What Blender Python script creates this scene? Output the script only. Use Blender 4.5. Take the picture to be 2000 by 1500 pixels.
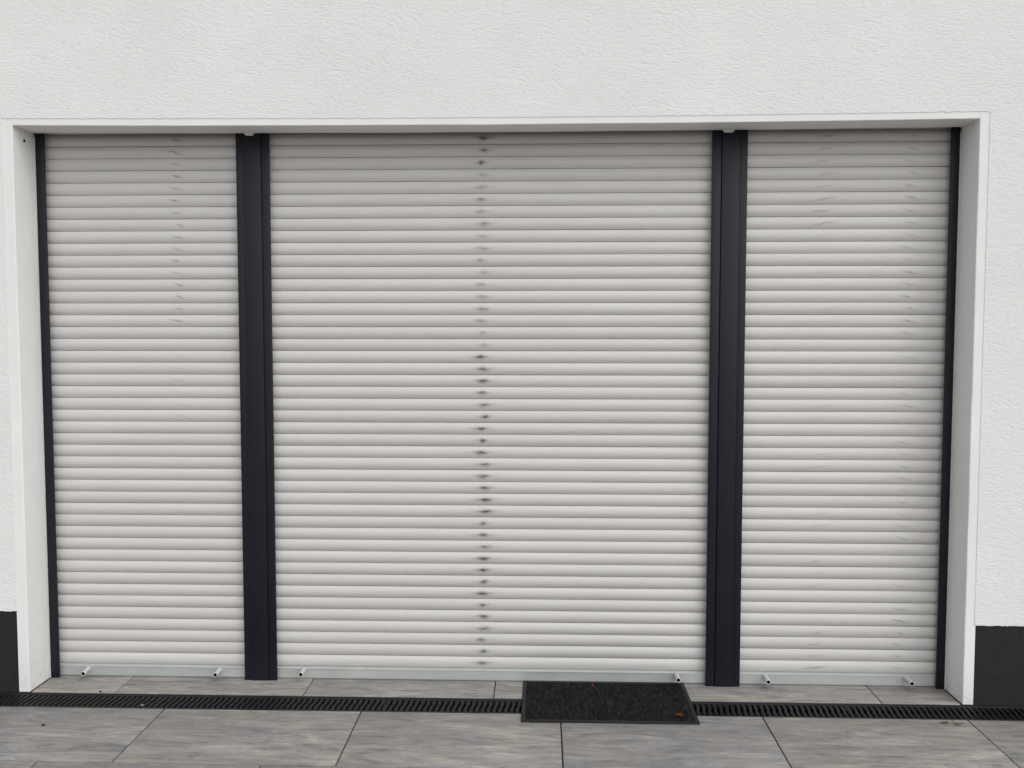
import bpy, bmesh, math, random
from mathutils import Vector, Matrix, Euler, noise
R = math.radians
random.seed(7)
for o in list(bpy.data.objects):
    bpy.data.objects.remove(o, do_unlink=True)
scene = bpy.context.scene
col = scene.collection

# ------------------------------------------------------------------ camera
# world: X to the right along the wall, Y into the house, Z up; the wall's front is Y = 0
cam = bpy.data.cameras.new('camera')
cam.sensor_width = 36.0
cam.lens = 1767.68 / 2000 * 36
cam.clip_start, cam.clip_end = 0.05, 3000
camo = bpy.data.objects.new('camera', cam)
col.objects.link(camo)
camo.location = (2.1626, -3.6825, 1.526)
camo.rotation_euler = (R(90) - 0.0583, -0.0004, 0.0325)
scene.camera = camo
scene.render.resolution_x, scene.render.resolution_y = 1024, 768

# ------------------------------------------------------------------ light: overcast day, brighter from the upper right
SUN_EL, SUN_AZ = R(50), R(180 - 44)          # azimuth clockwise from +Y
world = bpy.data.worlds.new('World')
scene.world = world
world.use_nodes = True
wn, wl = world.node_tree.nodes, world.node_tree.links
bg = wn['Background']
sky = wn.new('ShaderNodeTexSky')
sky.sky_type = 'NISHITA'
sky.sun_disc = False
sky.sun_elevation = SUN_EL
sky.sun_rotation = SUN_AZ
sky.air_density, sky.dust_density, sky.ozone_density = 1.0, 2.0, 1.0
hs = wn.new('ShaderNodeHueSaturation')       # a grey cloud cover all over
hs.inputs['Saturation'].default_value = 0.10
wl.new(sky.outputs[0], hs.inputs['Color'])
wl.new(hs.outputs[0], bg.inputs['Color'])
bg.inputs['Strength'].default_value = 0.15
sun = bpy.data.lights.new('sun', 'SUN')
sun.energy = 0.7
sun.angle = R(110)
sun.color = (1.0, 0.965, 0.92)
suno = bpy.data.objects.new('sun', sun)
col.objects.link(suno)
d = Vector((math.sin(SUN_AZ) * math.cos(SUN_EL), math.cos(SUN_AZ) * math.cos(SUN_EL), math.sin(SUN_EL)))
suno.rotation_euler = d.to_track_quat('Z', 'Y').to_euler()
suno.location = (4, -5, 8)
vs = scene.view_settings
vs.view_transform, vs.look, vs.exposure, vs.gamma = 'Standard', 'None', 0.41, 1.0
vs.use_curve_mapping = False
scene.cycles.max_bounces, scene.cycles.diffuse_bounces, scene.cycles.glossy_bounces = 6, 3, 2

# ------------------------------------------------------------------ material helper
class NT:
    def __init__(s, name, rough=0.6, metallic=0.0, spec=0.5):
        s.m = bpy.data.materials.new(name)
        s.m.use_nodes = True
        s.t = s.m.node_tree
        s.b = s.t.nodes['Principled BSDF']
        s.b.inputs['Roughness'].default_value = rough
        s.b.inputs['Metallic'].default_value = metallic
        s.b.inputs['Specular IOR Level'].default_value = spec
        s.obj = None
    def n(s, kind, **kw):
        x = s.t.nodes.new('ShaderNode' + kind)
        for k, v in kw.items():
            if k in x.bl_rna.properties:
                setattr(x, k, v)
            else:
                x.inputs[k.replace('_', ' ')].default_value = v
        return x
    def l(s, a, b):
        s.t.links.new(a, b)
    def coords(s):
        if s.obj is None:
            s.obj = s.n('TexCoord').outputs['Object']
        return s.obj
    def mapping(s, src, scale=(1, 1, 1), rot=(0, 0, 0), loc=(0, 0, 0)):
        m = s.n('Mapping')
        m.inputs['Scale'].default_value = scale
        m.inputs['Rotation'].default_value = rot
        m.inputs['Location'].default_value = loc
        s.l(src, m.inputs['Vector'])
        return m.outputs[0]
    def noise(s, src, scale, detail=4, rough=0.55, dist=0.0):
        x = s.n('TexNoise')
        x.inputs['Scale'].default_value = scale
        x.inputs['Detail'].default_value = detail
        x.inputs['Roughness'].default_value = rough
        x.inputs['Distortion'].default_value = dist
        s.l(src, x.inputs['Vector'])
        return x.outputs['Fac']
    def math(s, op, a, b=0.0, clamp=False):
        x = s.n('Math', operation=op, use_clamp=clamp)
        for i, v in enumerate((a, b)):
            if isinstance(v, (int, float)):
                x.inputs[i].default_value = v
            else:
                s.l(v, x.inputs[i])
        return x.outputs[0]
    def ramp(s, fac, stops):
        x = s.n('ValToRGB')
        e = x.color_ramp.elements
        while len(e) < len(stops):
            e.new(0.5)
        for i, (p, c) in enumerate(stops):
            e[i].position = p
            e[i].color = (*c, 1) if len(c) == 3 else c
        s.l(fac, x.inputs['Fac'])
        return x.outputs['Color']
    def mix(s, fac, a, b, mode='MIX'):
        x = s.n('MixRGB', blend_type=mode)
        for i, v in zip(('Fac', 'Color1', 'Color2'), (fac, a, b)):
            if isinstance(v, (int, float)):
                x.inputs[i].default_value = v
            elif isinstance(v, tuple):
                x.inputs[i].default_value = (*v, 1)
            else:
                s.l(v, x.inputs[i])
        return x.outputs[0]
    def bump(s, h, dist, strength=1.0, prev=None):
        x = s.n('Bump')
        x.inputs['Strength'].default_value = strength
        x.inputs['Distance'].default_value = dist
        s.l(h, x.inputs['Height'])
        if prev is not None:
            s.l(prev, x.inputs['Normal'])
        return x.outputs[0]
    def color(s, c):
        if isinstance(c, tuple):
            s.b.inputs['Base Color'].default_value = (*c, 1)
        else:
            s.l(c, s.b.inputs['Base Color'])
    def normal(s, nrm):
        s.l(nrm, s.b.inputs['Normal'])
    def rough(s, r):
        s.l(r, s.b.inputs['Roughness'])

def mat_render():
    t = NT('white_textured_render', 0.9, spec=0.2)
    co = t.coords()
    # trowelled scratch grain: short strokes whose direction drifts over the wall
    wob = t.n('TexNoise'); wob.inputs['Scale'].default_value = 2.2; wob.inputs['Detail'].default_value = 2
    t.l(co, wob.inputs['Vector'])
    off = t.n('VectorMath', operation='SCALE'); off.inputs['Scale'].default_value = 0.30
    t.l(wob.outputs['Color'], off.inputs[0])
    ad = t.n('VectorMath', operation='ADD'); t.l(co, ad.inputs[0]); t.l(off.outputs[0], ad.inputs[1])
    m1 = t.mapping(ad.outputs[0], scale=(0.62, 1, 1.5), rot=(0, R(-32), 0))
    g1 = t.noise(m1, 82, 2.5, 0.55, 0.55)
    g2 = t.noise(co, 210, 2, 0.5, 0.2)
    g3 = t.noise(co, 9, 3, 0.5)
    r1 = t.ramp(g1, [(0.33, (0, 0, 0)), (0.50, (.75, .75, .75)), (0.62, (1, 1, 1))])
    h = t.math('ADD', t.math('ADD', r1, t.math('MULTIPLY', g2, 0.45)), t.math('MULTIPLY', g3, 1.2))
    t.normal(t.bump(h, 0.0026, 0.36))
    big = t.noise(co, 1.3, 4, 0.6)
    c = t.ramp(big, [(0.3, (.735, .732, .722)), (0.7, (.79, .785, .775))])
    dirt = t.ramp(t.noise(co, 34, 4, 0.7), [(0.70, (1, 1, 1)), (0.80, (.84, .83, .81))])
    pits = t.ramp(g1, [(0.28, (.95, .945, .94)), (0.42, (1, 1, 1))])
    t.color(t.mix(1.0, t.mix(0.7, c, dirt, 'MULTIPLY'), pits, 'MULTIPLY'))
    return t.m

def mat_trim():
    t = NT('smooth_white_plaster', 0.8, spec=0.25)
    co = t.coords()
    n = t.bump(t.noise(co, 14, 4, 0.6), 0.004, 0.35)
    n = t.bump(t.noise(co, 160, 3, 0.6), 0.0008, 0.4, n)
    t.normal(n)
    c = t.ramp(t.noise(co, 3.0, 5, 0.65), [(0.3, (.76, .754, .744)), (0.7, (.81, .804, .794))])
    # splash dirt and scuffs near the paving, in uneven patches
    sp = t.n('SeparateXYZ'); t.l(co, sp.inputs[0])
    low = t.math('SUBTRACT', 1.0, t.math('MULTIPLY', sp.outputs['Z'], 6.0), True)
    sc = t.math('MULTIPLY', low, t.ramp(t.noise(co, 40, 5, 0.7), [(0.45, (0, 0, 0)), (0.75, (1, 1, 1))]), True)
    t.color(t.mix(t.math('MULTIPLY', sc, 0.45), c, (.36, .34, .30)))
    return t.m

def mat_plinth():
    t = NT('dark_plinth_render', 0.85, spec=0.3)
    co = t.coords()
    g = t.noise(co, 190, 3, 0.6)
    t.normal(t.bump(g, 0.003, 0.8))
    c = t.ramp(t.noise(co, 120, 4, 0.7), [(0.3, (.014, .012, .013)), (0.6, (.024, .020, .020)), (0.8, (.042, .034, .032))])
    t.color(c)
    return t.m

def mat_anthracite():
    t = NT('anthracite_powder_coat', 0.42, spec=0.27)
    co = t.coords()
    t.normal(t.bump(t.noise(co, 420, 2), 0.0004, 0.25))
    t.color(t.ramp(t.noise(t.mapping(co, (3, 3, .5)), 5, 5, 0.65), [(0.3, (.0078, .0085, .0150)), (0.7, (.0104, .0111, .0182))]))
    t.rough(t.math('ADD', 0.36, t.math('MULTIPLY', t.noise(t.mapping(co, (6, 6, .8)), 6, 4), 0.16)))
    return t.m

def mat_slat(columns, name):
    """light grey painted aluminium with rub marks in columns: (x, kind, channel of the object colour)"""
    t = NT(name, 0.34, spec=0.5)
    co = t.coords()
    sp = t.n('SeparateXYZ'); t.l(co, sp.inputs[0])
    X, Z = sp.outputs['X'], sp.outputs['Z']
    oi = t.n('ObjectInfo')
    oc = t.n('SeparateColor'); t.l(oi.outputs['Color'], oc.inputs[0])
    rnd = oi.outputs['Random']
    # per slat offset for the noises
    cv = t.n('CombineXYZ'); t.l(t.math('MULTIPLY', rnd, 37.0), cv.inputs['Z'])
    ad = t.n('VectorMath', operation='ADD'); t.l(co, ad.inputs[0]); t.l(cv.outputs[0], ad.inputs[1])
    pc = ad.outputs[0]
    base = t.ramp(t.noise(t.mapping(pc, (1.0, 1, 7)), 2.2, 5, 0.6), [(0.25, (.540, .527, .512)), (0.75, (.584, .572, .558))])
    film = t.ramp(t.noise(t.mapping(pc, (2.5, 1, 30)), 6, 4, 0.7), [(0.54, (1, 1, 1)), (0.78, (.88, .87, .85))])
    c = t.mix(1.0, base, film, 'MULTIPLY')
    tint = t.math('ADD', 0.96, t.math('MULTIPLY', rnd, 0.06))
    tc = t.n('CombineColor')
    for k in range(3):
        t.l(tint, tc.inputs[k])
    c = t.mix(1.0, c, tc.outputs[0], 'MULTIPLY')
    wz = t.math('MULTIPLY', t.math('SUBTRACT', t.noise(pc, 38, 2, 0.6), 0.5), 0.014)
    wx = t.math('MULTIPLY', t.math('SUBTRACT', t.noise(pc, 21, 2, 0.6), 0.5), 0.026)
    size = t.math('ADD', 0.72, t.math('MULTIPLY', rnd, 0.62))
    def blob(dx, dz, ax, az, slope):
        u = t.math('ADD', t.math('SUBTRACT', X, dx), wx)
        v = t.math('ADD', t.math('SUBTRACT', Z, dz), t.math('SUBTRACT', wz, t.math('MULTIPLY', u, slope)))
        q = t.math('ADD', t.math('POWER', t.math('ABSOLUTE', t.math('DIVIDE', u, t.math('MULTIPLY', size, ax))), 2.0),
                   t.math('POWER', t.math('ABSOLUTE', t.math('DIVIDE', v, az)), 2.0))
        return t.math('EXPONENT', t.math('MULTIPLY', q, -1.0))
    for x0, kind, ch in columns:
        jx = t.math('ADD', x0, t.math('MULTIPLY', t.math('SUBTRACT', oc.outputs['Blue'], 0.5), 0.02))
        st = oc.outputs[ch]
        if kind == 'spot':
            a = blob(jx, 0.0250, 0.0180, 0.0094, 0.0)
            b = blob(jx, 0.0265, 0.046, 0.0055, 0.02)
            f = t.math('ADD', t.math('MULTIPLY', a, 0.76), t.math('MULTIPLY', b, 0.36))
            dark = (.085, .080, .074)
        elif kind == 'falling':
            f = t.math('MULTIPLY', blob(jx, 0.0250, 0.022, 0.0042, -0.19), 0.72)
            dark = (.13, .127, .125)
        else:
            f = t.math('MULTIPLY', blob(jx, 0.0235, 0.036, 0.0042, 0.14), 0.62)
            dark = (.13, .127, .12)
        c = t.mix(t.math('MULTIPLY', f, st, True), c, dark)
    t.color(c)
    t.rough(t.math('ADD', 0.33, t.math('MULTIPLY', t.noise(pc, 30, 4), 0.16)))
    return t.m

def mat_aluminium():
    t = NT('anodised_aluminium', 0.30, metallic=0.28, spec=0.5)
    co = t.coords()
    c = t.ramp(t.noise(t.mapping(co, (1.2, 1, 5)), 4, 5, 0.65), [(0.3, (.42, .445, .43)), (0.7, (.52, .545, .53))])
    sp = t.ramp(t.noise(co, 60, 4, 0.75), [(0.66, (1, 1, 1)), (0.76, (1.25, 1.25, 1.25))])
    t.color(t.mix(0.8, c, sp, 'MULTIPLY'))
    t.rough(t.math('ADD', 0.22, t.math('MULTIPLY', t.noise(t.mapping(co, (2, 2, 20)), 14, 4), 0.2)))
    return t.m

def mat_slab():
    t = NT('wood_grain_ceramic_slab', 0.55, spec=0.4)
    oi = t.n('ObjectInfo')
    cv = t.n('CombineXYZ')
    t.l(t.math('MULTIPLY', oi.outputs['Random'], 61.0), cv.inputs['X'])
    t.l(t.math('MULTIPLY', oi.outputs['Random'], 143.0), cv.inputs['Y'])
    ad = t.n('VectorMath', operation='ADD'); t.l(t.coords(), ad.inputs[0]); t.l(cv.outputs[0], ad.inputs[1])
    p = ad.outputs[0]
    g1 = t.noise(t.mapping(p, (1.1, 5.0, 1)), 2.6, 8, 0.74, 1.4)
    g2 = t.noise(t.mapping(p, (1.0, 12.0, 1)), 6.5, 7, 0.78, 0.8)
    g3 = t.noise(t.mapping(p, (1.2, 2.6, 1)), 3.4, 6, 0.7, 0.8)
    g4 = t.noise(t.mapping(p, (1, 2.4, 1)), 26, 6, 0.82)
    c = t.ramp(g1, [(0.35, (.152, .149, .149)), (0.46, (.213, .206, .198)), (0.55, (.254, .245, .233)), (0.67, (.345, .330, .310))])
    cool = t.ramp(g3, [(0.42, (.86, .89, .96)), (0.50, (1, 1, 1)), (0.62, (1.09, 1.03, .96))])
    c = t.mix(0.62, c, cool, 'MULTIPLY')
    st = t.ramp(g2, [(0.37, (.56, .56, .59)), (0.45, (.96, .96, .96)), (0.58, (1.0, 1.0, 1.0)), (0.68, (1.30, 1.28, 1.25))])
    c = t.mix(1.0, c, st, 'MULTIPLY')
    sp = t.ramp(g4, [(0.36, (.66, .65, .66)), (0.45, (1, 1, 1)), (0.57, (1, 1, 1)), (0.68, (1.22, 1.21, 1.20))])
    c = t.mix(0.8, c, sp, 'MULTIPLY')
    tint = t.ramp(oi.outputs['Random'], [(0.0, (1.06, 1.065, 1.08)), (0.5, (1.14, 1.13, 1.11)), (1.0, (1.17, 1.155, 1.125))])
    t.color(t.mix(1.0, c, tint, 'MULTIPLY'))
    t.rough(t.math('ADD', 0.42, t.math('MULTIPLY', g2, 0.3)))
    t.normal(t.bump(g2, 0.0012, 0.35))
    return t.m

def mat_simple(name, c0, c1, scale, rough=0.8, spec=0.3, bump=0.0, detail=4):
    t = NT(name, rough, spec=spec)
    co = t.coords()
    g = t.noise(co, scale, detail, 0.65)
    t.color(t.ramp(g, [(0.3, c0), (0.7, c1)]))
    if bump:
        t.normal(t.bump(g, bump, 0.6))
    return t.m

def mat_pile():
    t = NT('charcoal_mat_pile', 0.95, spec=0.1)
    co = t.coords()
    a = t.noise(t.mapping(co, (2.6, .55, 1)), 58, 3, 0.72)
    b = t.noise(co, 22, 4, 0.7)
    c = t.ramp(a, [(0.36, (.0056, .0060, .0068)), (0.54, (.0128, .0134, .0152)), (0.74, (.040, .042, .046))])
    t.color(t.mix(0.6, c, t.ramp(b, [(0.35, (.75, .75, .78)), (0.7, (1.15, 1.15, 1.15))]), 'MULTIPLY'))
    t.normal(t.bump(a, 0.002, 0.7))
    return t.m

M = {
    'render': mat_render(), 'trim': mat_trim(), 'plinth': mat_plinth(), 'frame': mat_anthracite(), 'alu': mat_aluminium(),
    'slab': mat_slab(), 'pile': mat_pile(),
    'slat_l': mat_slat([(0.598, 'falling', 'Red')], 'grey_slat_paint_marked_once'),
    'slat_c': mat_slat([(1.912, 'spot', 'Red')], 'grey_slat_paint_rubbed'),
    'slat_r': mat_slat([(3.345, 'rising', 'Red'), (3.702, 'falling', 'Green')], 'grey_slat_paint_marked_twice'),
    'grout': mat_simple('brown_joint_sand', (.040, .030, .022), (.085, .066, .050), 60, 0.95, 0.1, 0.002),
    'ground': mat_simple('gravel_ground', (.10, .095, .085), (.21, .20, .18), 24, 0.95, 0.1, 0.01),
    'masonry': mat_simple('grey_masonry', (.25, .24, .23), (.33, .32, .30), 9, 0.9, 0.2),
    'cavity': mat_simple('dark_light_stop', (.020, .019, .018), (.03, .028, .027), 9, 0.9, 0.2),  # dark tone of the light-blocking panel and the box top
    'plastic': mat_simple('black_grating_plastic', (.006, .006, .0075), (.016, .016, .0185), 45, 0.55, 0.3, 0.0006),
    'trough': mat_simple('black_trough', (.004, .004, .004), (.008, .008, .009), 30, 0.9, 0.2),
    'rubber': mat_simple('black_rubber_rim', (.009, .009, .0095), (.017, .0165, .017), 50, 0.6, 0.3, 0.0005),
    'tube': mat_simple('grey_tube', (.44, .46, .45), (.56, .58, .57), 40, 0.4, 0.5),
    'tubehole': mat_simple('dark_tube_bore', (.006, .006, .006), (.01, .01, .01), 40, 0.9, 0.1),
    'sealant': mat_simple('pale_sealant', (.50, .51, .49), (.62, .63, .60), 40, 0.6, 0.3),
    'rustleaf': mat_simple('rust_leaf', (.13, .028, .008), (.27, .065, .016), 150, 0.7, 0.3, 0.001),
    'redstem': mat_simple('red_leaf_stem', (.22, .012, .012), (.34, .03, .025), 90, 0.6, 0.3),
    'dryleaf': mat_simple('withered_leaf', (.12, .075, .022), (.36, .25, .09), 130, 0.75, 0.3, 0.001),
    'pebble': mat_simple('dark_crumb', (.012, .010, .008), (.04, .033, .026), 200, 0.9, 0.2, 0.001),
    'chip': mat_simple('pale_chip', (.22, .215, .20), (.34, .33, .31), 200, 0.8, 0.3),
}

# ------------------------------------------------------------------ mesh helpers
def link(name, me, mat=None, parent=None, loc=None):
    o = bpy.data.objects.new(name, me)
    col.objects.link(o)
    if me is not None and mat is not None and not me.materials:
        me.materials.append(mat)
    if parent is not None:
        o.parent = parent
    if loc is not None:
        o.location = loc
    return o

def bm_obj(name, bm, mat, parent=None, loc=None, smooth=None):
    bmesh.ops.recalc_face_normals(bm, faces=bm.faces)
    me = bpy.data.meshes.new(name)
    bm.to_mesh(me)
    bm.free()
    if smooth is not None:
        shade(me, smooth)
    return link(name, me, mat, parent, loc)

def shade(me, ang):
    for p in me.polygons:
        p.use_smooth = True
    me.set_sharp_from_angle(angle=R(ang))

def box(bm, x0, x1, y0, y1, z0, z1, bev=0.0, seg=2):
    vs_ = [bm.verts.new((x, y, z)) for x in (x0, x1) for y in (y0, y1) for z in (z0, z1)]
    f = [(0, 1, 3, 2), (4, 6, 7, 5), (0, 4, 5, 1), (2, 3, 7, 6), (0, 2, 6, 4), (1, 5, 7, 3)]
    fs = [bm.faces.new([vs_[i] for i in q]) for q in f]
    if bev:
        es = list({e for fc in fs for e in fc.edges})
        bmesh.ops.bevel(bm, geom=es, offset=bev, segments=seg, affect='EDGES', profile=0.5)

def box_obj(name, mat, parent, x0, x1, y0, y1, z0, z1, bev=0.0, seg=2):
    bm = bmesh.new()
    box(bm, x0, x1, y0, y1, z0, z1, bev, seg)
    return bm_obj(name, bm, mat, parent, smooth=24 if bev else None)

def extrude_x(bm, prof, x0, x1, cuts=None):
    """prof: closed list of (y, z); swept along X through the stations"""
    xs = cuts or [x0, x1]
    rings = [[bm.verts.new((x, y, z)) for y, z in prof] for x in xs]
    n = len(prof)
    for a, b in zip(rings, rings[1:]):
        for i in range(n):
            bm.faces.new((a[i], a[(i + 1) % n], b[(i + 1) % n], b[i]))
    bm.faces.new(rings[0])
    bm.faces.new(rings[-1][::-1])

def thing(name, label, cat, loc=(0, 0, 0), group=None):
    o = link(name, None, loc=loc)
    o['label'], o['category'] = label, cat
    if group:
        o['group'] = group
    return o

def tag(o, label, cat, group=None):
    o['label'], o['category'] = label, cat
    if group:
        o['group'] = group
    return o

# ------------------------------------------------------------------ measures
W, H, D = 3.890, 2.364, 0.157        # opening width and height, depth of the shutter rails
CH = 0.146                           # channel width
XL, XR = -4.4, 8.2                   # extent of the built house front
PITCH, ZB = 0.05143, 0.0526           # slat pitch, top of the bottom bars
YS = 0.197                           # plane of the slat joints
def nz(x, y=0.0, z=0.0):
    return noise.noise(Vector((x, y, z)))

# ------------------------------------------------------------------ ground
bm = bmesh.new()
s = 700
bm.faces.new([bm.verts.new(p) for p in ((-s, -s, -.16), (s, -s, -.16), (s, s, -.16), (-s, s, -.16))])
g = bm_obj('ground', bm, M['ground']); g['kind'] = 'structure'

# ------------------------------------------------------------------ pavement and its slabs
pav = box_obj('pavement', M['grout'], None, XL, XR, -7.5, -CH - .001, -.20, -.0075)
pav['kind'] = 'structure'
thr = box_obj('threshold', M['grout'], None, -.02, W + .02, .001, .60, -.20, -.0075)
thr['kind'] = 'structure'
J = 0.0055
def slab_mesh(w, dpt):
    bm = bmesh.new()
    box(bm, -w / 2, w / 2, -dpt / 2, dpt / 2, -.018, 0, 0.0016, 2)
    bmesh.ops.recalc_face_normals(bm, faces=bm.faces)
    me = bpy.data.meshes.new('paving_slab')
    bm.to_mesh(me); bm.free()
    shade(me, 24)
    me.materials.append(M['slab'])
    return me
RD = 0.4615
slab_me = slab_mesh(0.8 - J, RD - J)
row = 0
y1 = -CH
off = 0.6417
while y1 - RD > -7.5:
    x = off - 0.8 * 8
    while x < XR:
        if x + .8 > XL:
            c = (max(x, XL) + min(x + .8, XR)) / 2
            w = min(x + .8, XR) - max(x, XL)
            if w > .05:
                me = slab_me if w > .799 else slab_mesh(w - J, RD - J)
                o = link('paving_slab', me, None, pav, (c, y1 - RD / 2, random.uniform(-.0006, .0006)))
                o.rotation_euler = (random.gauss(0, .0008), random.gauss(0, .0006), 0)
        x += .8
    y1 -= RD
    off -= 0.263
    row += 1
# threshold row in front of the shutters
xs = [0.004] + [0.366 + .8 * i for i in range(5)] + [W - .004]
for a, b in zip(xs, xs[1:]):
    link('paving_slab', slab_mesh(b - a - .0045, .40), None, thr, ((a + b) / 2, .2025, random.uniform(-.0004, .0004)))

# ------------------------------------------------------------------ drainage channel
ch = thing('drainage_channel', 'long black plastic drainage channel with slotted grating along the foot of the wall', 'drain channel', (0, -CH / 2, 0))
def chbox(name, mat, *a, bev=0.0):
    x0, x1, y0, y1_, z0, z1 = a
    return box_obj(name, mat, ch, x0, x1, y0 + CH / 2, y1_ + CH / 2, z0, z1, bev)
chbox('trough', M['trough'], XL, XR, -CH + .002, -.002, -.15, -.055)
chbox('rim', M['plastic'], XL, XR, -CH + .001, -CH + .0075, -.10, -.0015, bev=.001)
chbox('rim', M['plastic'], XL, XR, -.0105, -.001, -.10, -.0015, bev=.001)
# one wavy bar of the grating
BP = 0.0235
def bar_mesh():
    bm = bmesh.new()
    ys = [-.056 + .112 * i / 8 for i in range(9)]
    rings = []
    for y in ys:
        xo = .0034 * math.tanh(y / .012)
        hw = .0066 - .0012 * math.cos(y / .056 * math.pi * 2)
        rings.append([bm.verts.new(p) for p in ((xo - hw, y, -.022), (xo - hw, y, -.006), (xo - hw + .0018, y, -.004), (xo + hw - .0018, y, -.004), (xo + hw, y, -.006), (xo + hw, y, -.022))])
    for a, b in zip(rings, rings[1:]):
        for i in range(5):
            bm.faces.new((a[i], a[i + 1], b[i + 1], b[i]))
    bm.faces.new(rings[0]); bm.faces.new(rings[-1][::-1])
    bmesh.ops.recalc_face_normals(bm, faces=bm.faces)
    me = bpy.data.meshes.new('bar'); bm.to_mesh(me); bm.free()
    shade(me, 40)
    me.materials.append(M['plastic'])
    return me
bar_me = bar_mesh()
SEC = 40
x = -1.30
for sct in range(7):
    L = SEC * BP
    bm = bmesh.new()
    for a, b in ((-.0645, -.0555), (.0540, .0620)):
        box(bm, 0.001, L - .001, a, b, -.03, -.0030, .0012, 1)
    box(bm, 0.001, L - .001, -.0035, .0035, -.026, -.018)
    box(bm, 0.001, .005, -.0555, .054, -.022, -.0036)
    gr = bm_obj('grate', bm, M['plastic'], ch, (x, 0, random.uniform(-.0007, .0004)))
    for k in range(SEC):
        link('bar', bar_me, None, gr, ((k + .5) * BP, 0, 0))
    x += L
# the grating runs on past the house front that shows; joined there
for xa, xb in ((XL, -1.302), (x + .002, XR)):
    bm = bmesh.new()
    for a, b in ((-.0645, -.0555), (.0540, .0620)):
        box(bm, xa, xb, a, b, -.03, -.0030)
    k = xa + BP / 2
    while k < xb - .01:
        box(bm, k - .006, k + .006, -.0555, .054, -.022, -.0042)
        k += BP
    o = bm_obj('grate', bm, M['plastic'], ch); o['kind'] = 'stuff'

# ------------------------------------------------------------------ house front
hs_ = thing('house', 'white rendered house wall with dark plinth around the wide shuttered opening', 'house', (0, 0, 0))
TRL, TRR, TRT = -.0410, W + .0380, 2.3885        # outer lines of the smooth surround
PLL, PLR = .348, .331                            # plinth heights left and right
# masonry behind, around the opening
bm = bmesh.new()
box(bm, XL, -.046, .013, .70, -.2, 5.2)
box(bm, W + .043, XR, .013, .70, -.2, 5.2)
box(bm, -.046, W + .043, .013, .70, 2.52, 5.2)
bm_obj('masonry', bm, M['masonry'], hs_)
bm = bmesh.new()
box(bm, -.0455, W + .0425, .285, .70, -.2, 2.519)  # unseen closing panel behind the slats, added to block light
box(bm, -.0455, W + .0425, .1455, .284, 2.44, 2.519)
bm_obj('shutter_box_light_stop', bm, M['cavity'], hs_)
# textured render, 3 mm proud of the surround, with a ragged trowelled edge
YF = -.0020
def ragged(u, seed):
    return .0030 * nz(u * 32, seed) + .0022 * nz(u * 95, seed + 5)
bm = bmesh.new()
def strip(pts_a, pts_b, inset):
    """sheet between two rows of points at YF with a return edge (thickness) along row a"""
    A = [bm.verts.new((x, YF, z)) for x, z in pts_a]
    B = [bm.verts.new((x, YF, z)) for x, z in pts_b]
    C = [bm.verts.new((x + inset[0], .012, z + inset[1])) for x, z in pts_a]
    for i in range(len(A) - 1):
        bm.faces.new((A[i], A[i + 1], B[i + 1], B[i]))
        bm.faces.new((A[i], C[i], C[i + 1], A[i + 1]))
def span(a, b, st):
    n = max(1, round((b - a) / st))
    return [a + (b - a) * i / n for i in range(n + 1)]
def trim_top(x):
    t = (x - TRL) / (TRR - TRL)
    return TRT + .0035 - .010 * math.sin(math.pi * min(max(t, 0), 1)) 
us = span(TRL, TRR, .006)
strip([(x, trim_top(x) + ragged(x, 1)) for x in us], [(x, 5.2) for x in us], (0, 0))
zt = trim_top(TRL) + ragged(TRL, 1)
zs = span(PLL, zt, .006)
strip([(TRL + (ragged(z, 11) if 0 < i < len(zs) - 1 else 0), z) for i, z in enumerate(zs)], [(XL, z) for z in zs], (0, 0))
bm.faces.new([bm.verts.new((px, YF, pz)) for px, pz in ((XL, zt), (TRL, zt), (TRL, 5.2), (XL, 5.2))])
zt2 = trim_top(TRR) + ragged(TRR, 1)
zs = span(PLR, zt2, .006)
strip([(TRR + (ragged(z, 21) if 0 < i < len(zs) - 1 else 0), z) for i, z in enumerate(zs)], [(XR, z) for z in zs], (0, 0))
bm.faces.new([bm.verts.new((px, YF, pz)) for px, pz in ((XR, zt2), (TRR, zt2), (TRR, 5.2), (XR, 5.2))])
# lower edges over the plinth
for xa, xb, z, sd in ((XL, TRL, PLL, 31), (TRR, XR, PLR, 41)):
    us = span(xa, xb, .01)
    A = [bm.verts.new((x, YF, z)) for x in us]
    B = [bm.verts.new((x, YF + .0005, z - .0015 + ragged(x, sd))) for x in us]
    C = [bm.verts.new((x, .012, z)) for x in us]
    for i in range(len(us) - 1):
        bm.faces.new((A[i], A[i + 1], B[i + 1], B[i]))
        bm.faces.new((B[i], B[i + 1], C[i + 1], C[i]))
me = bpy.data.meshes.new('render_coat')
bm.to_mesh(me); bm.free()
link('render_coat', me, M['render'], hs_)
# plinth
box_obj('plinth', M['plinth'], hs_, XL, TRL + .001, .0035, .0128, -.10, PLL)
box_obj('plinth', M['plinth'], hs_, TRR - .001, XR, .0035, .0128, -.10, PLR)

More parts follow.
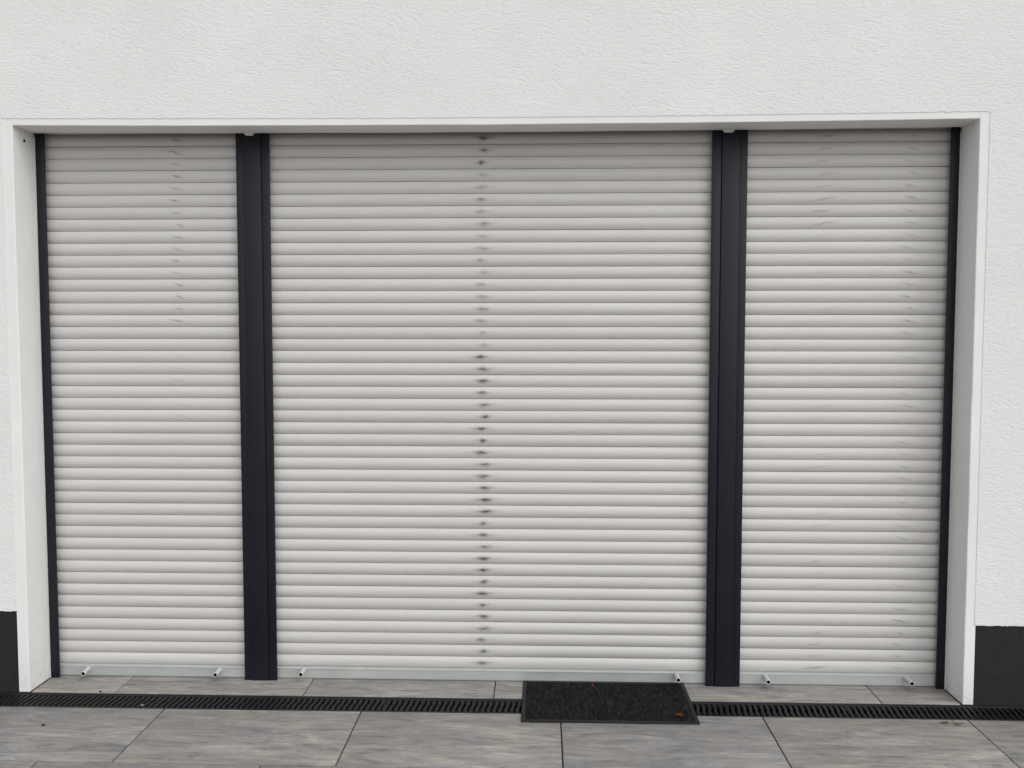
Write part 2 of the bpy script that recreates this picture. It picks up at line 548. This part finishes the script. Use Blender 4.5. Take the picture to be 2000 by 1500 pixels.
# smooth surround: jambs and lintel swept with hand-made unevenness
def jamb(xo, xi, sgn, seed):
    bm = bmesh.new()
    rings = []
    for z in span(.0005, 2.40, .035):
        e = .0013 * nz(z * 3.1, seed) + .0006 * nz(z * 11, seed)
        f = .0008 * nz(z * 5, seed + 3)
        r = .0035
        pr = [(xo, .30), (xo, 0.0 + f), (xi - sgn * r + e, 0.0 + f), (xi - sgn * r * .3 + e, r * .3), (xi + e, r), (xi + e * .6, .09), (xi, .30)]
        rings.append([bm.verts.new((px, py, z)) for px, py in pr])
    for a, b in zip(rings, rings[1:]):
        for i in range(len(a)):
            bm.faces.new((a[i], a[(i + 1) % len(a)], b[(i + 1) % len(a)], b[i]))
    bm.faces.new(rings[0]); bm.faces.new(rings[-1][::-1])
    return bm_obj('jamb', bm, M['trim'], hs_, smooth=14)
jl = jamb(TRL - .004, 0.0, 1, 3)
jr = jamb(TRR + .004, W, -1, 8)
def soffit_z(x):
    t = min(max(x / W, 0), 1)
    return H - .0105 * math.sin(math.pi * t) ** .8 + .0012 * nz(x * 2.3, 4) + .0008 * nz(x * 9, 4)
bm = bmesh.new()
rings = []
for x in span(0.0, W, .03):
    z = soffit_z(x)
    zb_ = H - .0085 * math.sin(math.pi * x / W) + .0014 * nz(x * 3, 14)
    r = .003
    ztp = 2.43
    pr = [(0.0, ztp), (0.0, z + r), (r * .3, z + r * .3), (r, z), (.10, (z + zb_) / 2), (.146, zb_), (.150, zb_ + .004), (.150, ztp)]
    rings.append([bm.verts.new((x, py, pz)) for py, pz in pr])
for a, b in zip(rings, rings[1:]):
    for i in range(len(a)):
        bm.faces.new((a[i], a[(i + 1) % len(a)], b[(i + 1) % len(a)], b[i]))
bm.faces.new(rings[0]); bm.faces.new(rings[-1][::-1])
bm_obj('lintel', bm, M['trim'], hs_, smooth=14)
# plaster left hanging over the tops of the two posts
def lump(x0, x1, seed):
    bm = bmesh.new()
    n = 14
    top, bot, back = [], [], []
    for i in range(n + 1):
        t = i / n
        x = x0 + (x1 - x0) * t
        dz = .0105 * min(1, 5 * t, 5 * (1 - t)) + .001 * nz(t * 6, seed)
        zz = H - .0085 * math.sin(math.pi * x / W)
        top.append(bm.verts.new((x, .1150, zz + .002)))
        bot.append(bm.verts.new((x, .1480, zz - dz)))
        back.append(bm.verts.new((x, .1505, zz - dz + .003)))
    for i in range(n):
        bm.faces.new((top[i], top[i + 1], bot[i + 1], bot[i]))
        bm.faces.new((bot[i], bot[i + 1], back[i + 1], back[i]))
        bm.faces.new((back[i], back[i + 1], top[i + 1], top[i]))
    bm.faces.new((top[0], bot[0], back[0])); bm.faces.new((top[-1], back[-1], bot[-1]))
    bm_obj('plaster_lump', bm, M['trim'], hs_)
lump(.906, .954, 2)
lump(2.908, 2.962, 9)
# pale sealant beads where the rails meet the jambs
box_obj('sealant_bead', M['sealant'], hs_, 0.0005, .0048, D - .0035, D + .02, .001, 2.352, .001, 1)
box_obj('sealant_bead', M['sealant'], hs_, W - .0048, W - .0005, D - .0035, D + .02, .001, 2.347, .001, 1)
# a dark fixing in the left jamb, up under the lintel
bm = bmesh.new()
bmesh.ops.create_icosphere(bm, subdivisions=2, radius=.0055)
for v in bm.verts:
    v.co *= 1 + .25 * nz(v.co.x * 300, v.co.y * 300, v.co.z * 300)
    v.co.x *= .6
for k, (dy, dz) in enumerate(((.010, .004), (.009, -.006), (-.008, .006))):
    a = bm.verts.new((.001, 0, .001)); b = bm.verts.new((.001, 0, -.001)); c = bm.verts.new((.002, dy, dz))
    bm.faces.new((a, b, c))
bm_obj('fixing', bm, M['pebble'], hs_, (.0035, .080, 2.3185))

# ------------------------------------------------------------------ posts between the shutters
def post(xa, xb, yf, label, cut):
    p = thing('window_post', label, 'post', ((xa + xb) / 2, yf, 0), 'anthracite posts between the shutters')
    ox = (xa + xb) / 2
    def b(name, x0, x1, y0, y1_, z0, z1, bev=.0):
        o = box_obj(name, M['frame'], p, x0 - ox, x1 - ox, y0 - yf, y1_ - yf, z0, z1, bev)
        return o
    b('cover_panel', xa, xb, yf, yf + .085, .0012, 2.43, .0016)
    b('foot_cap', xa + .002, xb - .002, yf + .004, yf + .08, .0002, .0011)
    return p
post(.8972, .9752, .1525, 'dark anthracite post left of the middle shutter, pale plaster on its top', 0)
post(2.9115, 2.9850, .1515, 'dark anthracite post right of the middle shutter and the door mat', 0)

# ------------------------------------------------------------------ roller shutters
def slat_profile():
    """(y, z) of one hollow slat, z from 0 (its lower lip) to PITCH; convex front"""
    b = .0074
    z0, z1 = .0012, PITCH - .0008
    n = 12
    front = []
    for i in range(n + 1):
        t = i / n
        z = z0 + (z1 - z0) * t
        q = 2 * t - 1
        y = -b * (1 - abs(q) ** 2.15)
        # fuller towards the lower lip, drawn in under the slat above
        y += -.0010 * (1 - t) * (1 - q * q)
        front.append((y, z))
    front = [(.0035, z0 + .0004)] + front + [(.0035, z1)]
    # a tongue behind the joint keeps the slats shut
    back = [(.0062, z1), (.0062, z1 + .006), (.0080, z1 + .006), (.0080, z1 - .004), (.0055, z1 - .004), (.0055, z0)]
    return front + back
PROF = slat_profile()
def slat_mesh(xa, xb, mat):
    bm = bmesh.new()
    n = max(4, round((xb - xa) / .11))
    stations = [xa + (xb - xa) * i / n for i in range(n + 1)]
    extrude_x(bm, PROF, xa, xb, stations)
    sd = random.uniform(0, 100)
    sag = random.uniform(-.0004, .0003)
    for v in bm.verts:
        t = (v.co.x - xa) / (xb - xa)
        v.co.z += .00030 * nz(v.co.x * 2.1, sd) + sag * math.sin(math.pi * t)
        v.co.y += .0006 * nz(v.co.x * 3.3, sd + 9)
    bmesh.ops.recalc_face_normals(bm, faces=bm.faces)
    me = bpy.data.meshes.new('slat')
    bm.to_mesh(me); bm.free()
    shade(me, 38)
    me.materials.append(mat)
    return me
def backing_strip(parent, xa, xb):
    pass
def rail(parent, x0, x1, yf, side, z1=2.43):
    """guide rail: front flange and outer web; side = -1 when the web is on its left"""
    bm = bmesh.new()
    box(bm, x0, x1, yf, yf + .0105, .0010, z1, .0018, 2)
    if side < 0:
        box(bm, x0 + .0005, x0 + .012, yf + .0107, .245, .0010, z1 - .001)
    else:
        box(bm, x1 - .012, x1 - .0005, yf + .0107, .245, .0010, z1 - .001)
    ox, oy = parent.location.x, parent.location.y
    bmesh.ops.translate(bm, verts=bm.verts, vec=(-ox, -oy, 0))
    return bm_obj('guide_rail', bm, M['frame'], parent, smooth=24)
def bottom_bar(parent, xa, xb, pipes):
    bm = bmesh.new()
    pr = [(.1807, .0060), (.1800, .0068), (.1800, .0448), (.1782, .0456), (.1782, .0472), (.1870, .0520), (.1965, .0526), (.202, .0526), (.202, .0060)]
    extrude_x(bm, pr, xa, xb)
    # the drip edge that meets the paving
    box(bm, xa, xb, .1860, .1940, .0008, .0059)
    ox, oy = parent.location.x, parent.location.y
    bmesh.ops.translate(bm, verts=bm.verts, vec=(-ox, -oy, 0))
    b = bm_obj('bottom_bar', bm, M['alu'], parent, smooth=30)
    for (px, pz, tilt) in pipes:
        bm = bmesh.new()
        n = 20
        ro, ri, y0, y1_ = .0108, .0073, -.061, 0.0
        rings = []
        for (r, y) in ((ro, y1_), (ro * 1.02, -.012), (ro * .93, -.030), (ro * .97, -.050), (ro, y0 + .0012), (ro - .0012, y0), (ri + .0008, y0), (ri, y0 + .0012), (ri, -.014)):
            rings.append([bm.verts.new((r * math.cos(2 * math.pi * i / n), y, r * math.sin(2 * math.pi * i / n))) for i in range(n)])
        for a, c in zip(rings, rings[1:]):
            for i in range(n):
                bm.faces.new((a[i], a[(i + 1) % n], c[(i + 1) % n], c[i]))
        bm.faces.new(rings[-1])
        bmesh.ops.recalc_face_normals(bm, faces=bm.faces)
        o = bm_obj('stopper', bm, M['tube'], b, (px - ox, .1800 - oy, pz), smooth=40)
        o.data.materials.append(M['tubehole'])
        for p in o.data.polygons:
            c = p.center
            if (c.x ** 2 + c.z ** 2) ** .5 < ri * 1.02 and c.y > y0 + .0025 or len(p.vertices) > 4:
                p.material_index = 1
        o.rotation_euler = (tilt[0], 0, tilt[1])
    return b
def shutter(label, xa, xb, mat, marks, rails, pipes):
    t = thing('roller_shutter', label, 'roller shutter', ((xa + xb) / 2, YS, 0), 'roller shutters in the opening')
    ox = (xa + xb) / 2
    # the material reads world x from the object's own coordinates
    variants = [slat_mesh(xa, xb, mat) for _ in range(9)]
    for k in range(46):
        o = link('slat', random.choice(variants), None, t, (-ox, random.gauss(0, .00045), ZB + PITCH * k))
        o.rotation_euler = (random.gauss(0, .009), random.gauss(0, .00012), 0)
        r_, g_ = marks(44 - k)
        o.color = (max(0, min(1, r_)), max(0, min(1, g_)), random.random(), 1)
    for x0, x1, yf, sd in rails:
        rail(t, x0, x1, yf, sd)
    bottom_bar(t, xa, xb, pipes)
    return t
u = random.uniform
def marks_left(i):       # i = 0 at the top
    return (u(.45, .95) if i < 16 else (u(0, .32) if i < 24 else (u(0, .12) if u(0, 1) < .4 else 0)), 0)
def marks_mid(i):
    return (u(.32, .65) if 2 < i < 18 else u(.7, 1.0), 0)
def marks_right(i):
    a = u(.4, .75) if i < 8 else (u(.2, .5) if u(0, 1) < .35 else u(0, .15))
    if i == 44: a = 1.0
    b = u(.35, .75) if (i < 17 or i > 38) else (u(.2, .5) if u(0, 1) < .55 else u(0, .15))
    return (a, b)
shutter('narrow left roller shutter of light grey slats with anthracite edge rail', .022, .884, M['slat_l'], marks_left,
        [(.0052, .0420, D, -1), (.8680, .8968, .1570, 1)], [(.1625, .036, (.03, .10)), (.7500, .036, (-.01, .02))])
shutter('wide middle roller shutter with a column of dark smudges down its slats', .990, 2.890, M['slat_c'], marks_mid,
        [(.9756, 1.0106, .1565, -1), (2.8715, 2.9095, .1560, 1)], [(1.1225, .040, (-.05, .04)), (2.7500, .041, (.02, .0))])
shutter('narrow right roller shutter with two faint columns of scuffs on its slats', 2.998, 3.868, M['slat_r'], marks_right,
        [(2.9854, 3.0176, .1550, -1), (3.8510, W - .0052, D, 1)], [(3.1325, .036, (.0, -.03)), (3.7320, .036, (-.02, .02))])

# ------------------------------------------------------------------ door mat
MX0, MX1, MY0, MY1 = 2.086, 2.782, -.230, .1795
mat_ = thing('door_mat', 'charcoal door mat with black rubber rim lying across the channel', 'door mat', ((MX0 + MX1) / 2, (MY0 + MY1) / 2, .001))
mw, mh = (MX1 - MX0) / 2, (MY1 - MY0) / 2
bm = bmesh.new()
prm = [(0, 0), (0, .0035), (.004, .0052), (.014, .0056), (.0165, .0035), (.0165, 0)]
rings = []
for sx, sy in ((-1, -1), (1, -1), (1, 1), (-1, 1)):
    rings.append([bm.verts.new((sx * (mw - a), sy * (mh - a), z)) for a, z in prm])
for k in range(4):
    a, b = rings[k], rings[(k + 1) % 4]
    for i in range(len(prm)):
        j = (i + 1) % len(prm)
        bm.faces.new((a[i], a[j], b[j], b[i]))
bm_obj('rim', bm, M['rubber'], mat_, smooth=40)
# ribbed loop pile: short ribs running both ways in an irregular patchwork
bm = bmesh.new()
st = .0042
nx, ny = int((2 * mw - .032) / st), int((2 * mh - .032) / st)
grid = []
for j in range(ny + 1):
    rowv = []
    for i in range(nx + 1):
        x = -mw + .016 + i * (2 * mw - .032) / nx
        y = -mh + .016 + j * (2 * mh - .032) / ny
        cell = nz(math.floor(x / .034) * 1.7, math.floor((y + (math.floor(x / .034) % 2) * .02) / .05) * 2.3, 5)
        rib = (i % 2) if cell > -.12 else (j % 2)
        e = min(i, nx - i, j, ny - j)
        z = .0042 + (.0022 * rib + .0016 * random.random() + .0010 * nz(x * 18, y * 18)) * (1 if e > 1 else .3)
        rowv.append(bm.verts.new((x, y, z)))
    grid.append(rowv)
for j in range(ny):
    for i in range(nx):
        bm.faces.new((grid[j][i], grid[j][i + 1], grid[j + 1][i + 1], grid[j + 1][i]))
bm_obj('pile', bm, M['pile'], mat_)

# ------------------------------------------------------------------ small litter
def leaf_mesh(name, mat, pts, curl, parent=None, loc=(0, 0, 0), rz=0.0, thick=.0006):
    """a thin curled leaf from an outline in its own plane"""
    bm = bmesh.new()
    c = bm.verts.new((0, 0, curl * .1))
    o = [bm.verts.new((x, y, curl * (abs(x) + abs(y)) ** 1.3 * 9 + .0015 * nz(x * 200, y * 200))) for x, y in pts]
    for i in range(len(o)):
        bm.faces.new((c, o[i], o[(i + 1) % len(o)]))
    bmesh.ops.solidify(bm, geom=list(bm.faces), thickness=thick)
    ob = bm_obj(name, bm, mat, parent, loc)
    ob.rotation_euler = (0, 0, rz)
    return ob
star = []
for i in range(16):
    a = 2 * math.pi * i / 16
    r = (.017 if i % 2 == 0 else .009) * (1 + .25 * nz(i * 1.3, 7))
    star.append((r * math.cos(a) * 1.1, r * math.sin(a) * 1.15))
tag(leaf_mesh('dry_leaf', M['rustleaf'], star, .13, None, (2.7110, -.172, .0090), .4), 'small rust orange leaf lying near the front right corner of the door mat', 'leaf')
bm = bmesh.new()
pts = [Vector((0, .022, .0012)), Vector((.0015, .010, .003)), Vector((0, -.004, .002)), Vector((.002, -.022, .0012))]
prev = None
for k, p in enumerate(pts):
    r = .0022 - .0004 * k
    ring = [bm.verts.new((p.x + r * math.cos(a), p.y, p.z + r * math.sin(a))) for a in (0, 1.57, 3.14, 4.71)]
    if prev:
        for i in range(4):
            bm.faces.new((prev[i], prev[(i + 1) % 4], ring[(i + 1) % 4], ring[i]))
    else:
        bm.faces.new(ring)
    prev = ring
bm.faces.new(prev[::-1])
tag(bm_obj('leaf_stem', bm, M['redstem'], None, (2.386, .125, .0085)), 'thin red leaf stem on the back of the door mat under the shutter', 'stem')
# withered leaf by the channel
wl_ = thing('withered_leaf', 'withered yellow brown leaf scrap on the paving beside the channel, right', 'leaf', (3.765, -.190, .0012))
leaf_mesh('leaf_blade', M['dryleaf'], [(-.030, -.004), (-.020, .006), (-.004, .005), (.004, -.001), (-.006, -.007), (-.022, -.009)], .05, wl_, (-.016, .006, .002), .1)
leaf_mesh('leaf_blade', M['dryleaf'], [(-.006, .004), (.010, .006), (.026, -.003), (.034, -.012), (.016, -.011), (0, -.008)], .06, wl_, (.008, -.006, .003), -.15)
leaf_mesh('leaf_stalk', M['dryleaf'], [(-.0015, -.012), (.0015, -.012), (.0018, .018), (-.0012, .019)], .06, wl_, (.004, .006, .004), .1)
def crumb(name, mat, loc, r, seed, label, cat, flat=.6, sx=1.4):
    bm = bmesh.new()
    bmesh.ops.create_icosphere(bm, subdivisions=2, radius=r)
    for v in bm.verts:
        v.co *= 1 + .5 * nz(v.co.x / r + seed, v.co.y / r, v.co.z / r)
        v.co.z *= flat; v.co.x *= sx
        v.co.z += r * flat * .8
    tag(bm_obj(name, bm, mat, None, loc), label, cat)
crumb('soil_crumb', M['pebble'], (.2377, -.3196, 0), .0050, 3, 'dark soil crumb lying on the left front paving slab', 'crumb')
crumb('pale_chip', M['chip'], (.5333, -.1130, -.004), .0042, 9, 'tiny pale stone chip caught on the left part of the grating', 'stone chip', .7, 1.3)
crumb('twig_bit', M['pebble'], (.2990, .010, 0), .0046, 13, 'short dark twig bit on the threshold edge above the channel, left', 'twig', .6, 1.2)
crumb('white_crumb', M['chip'], (3.7500, .105, 0), .0042, 17, 'tiny white crumb on the threshold below the rightmost stopper', 'crumb', .6, 1.3)
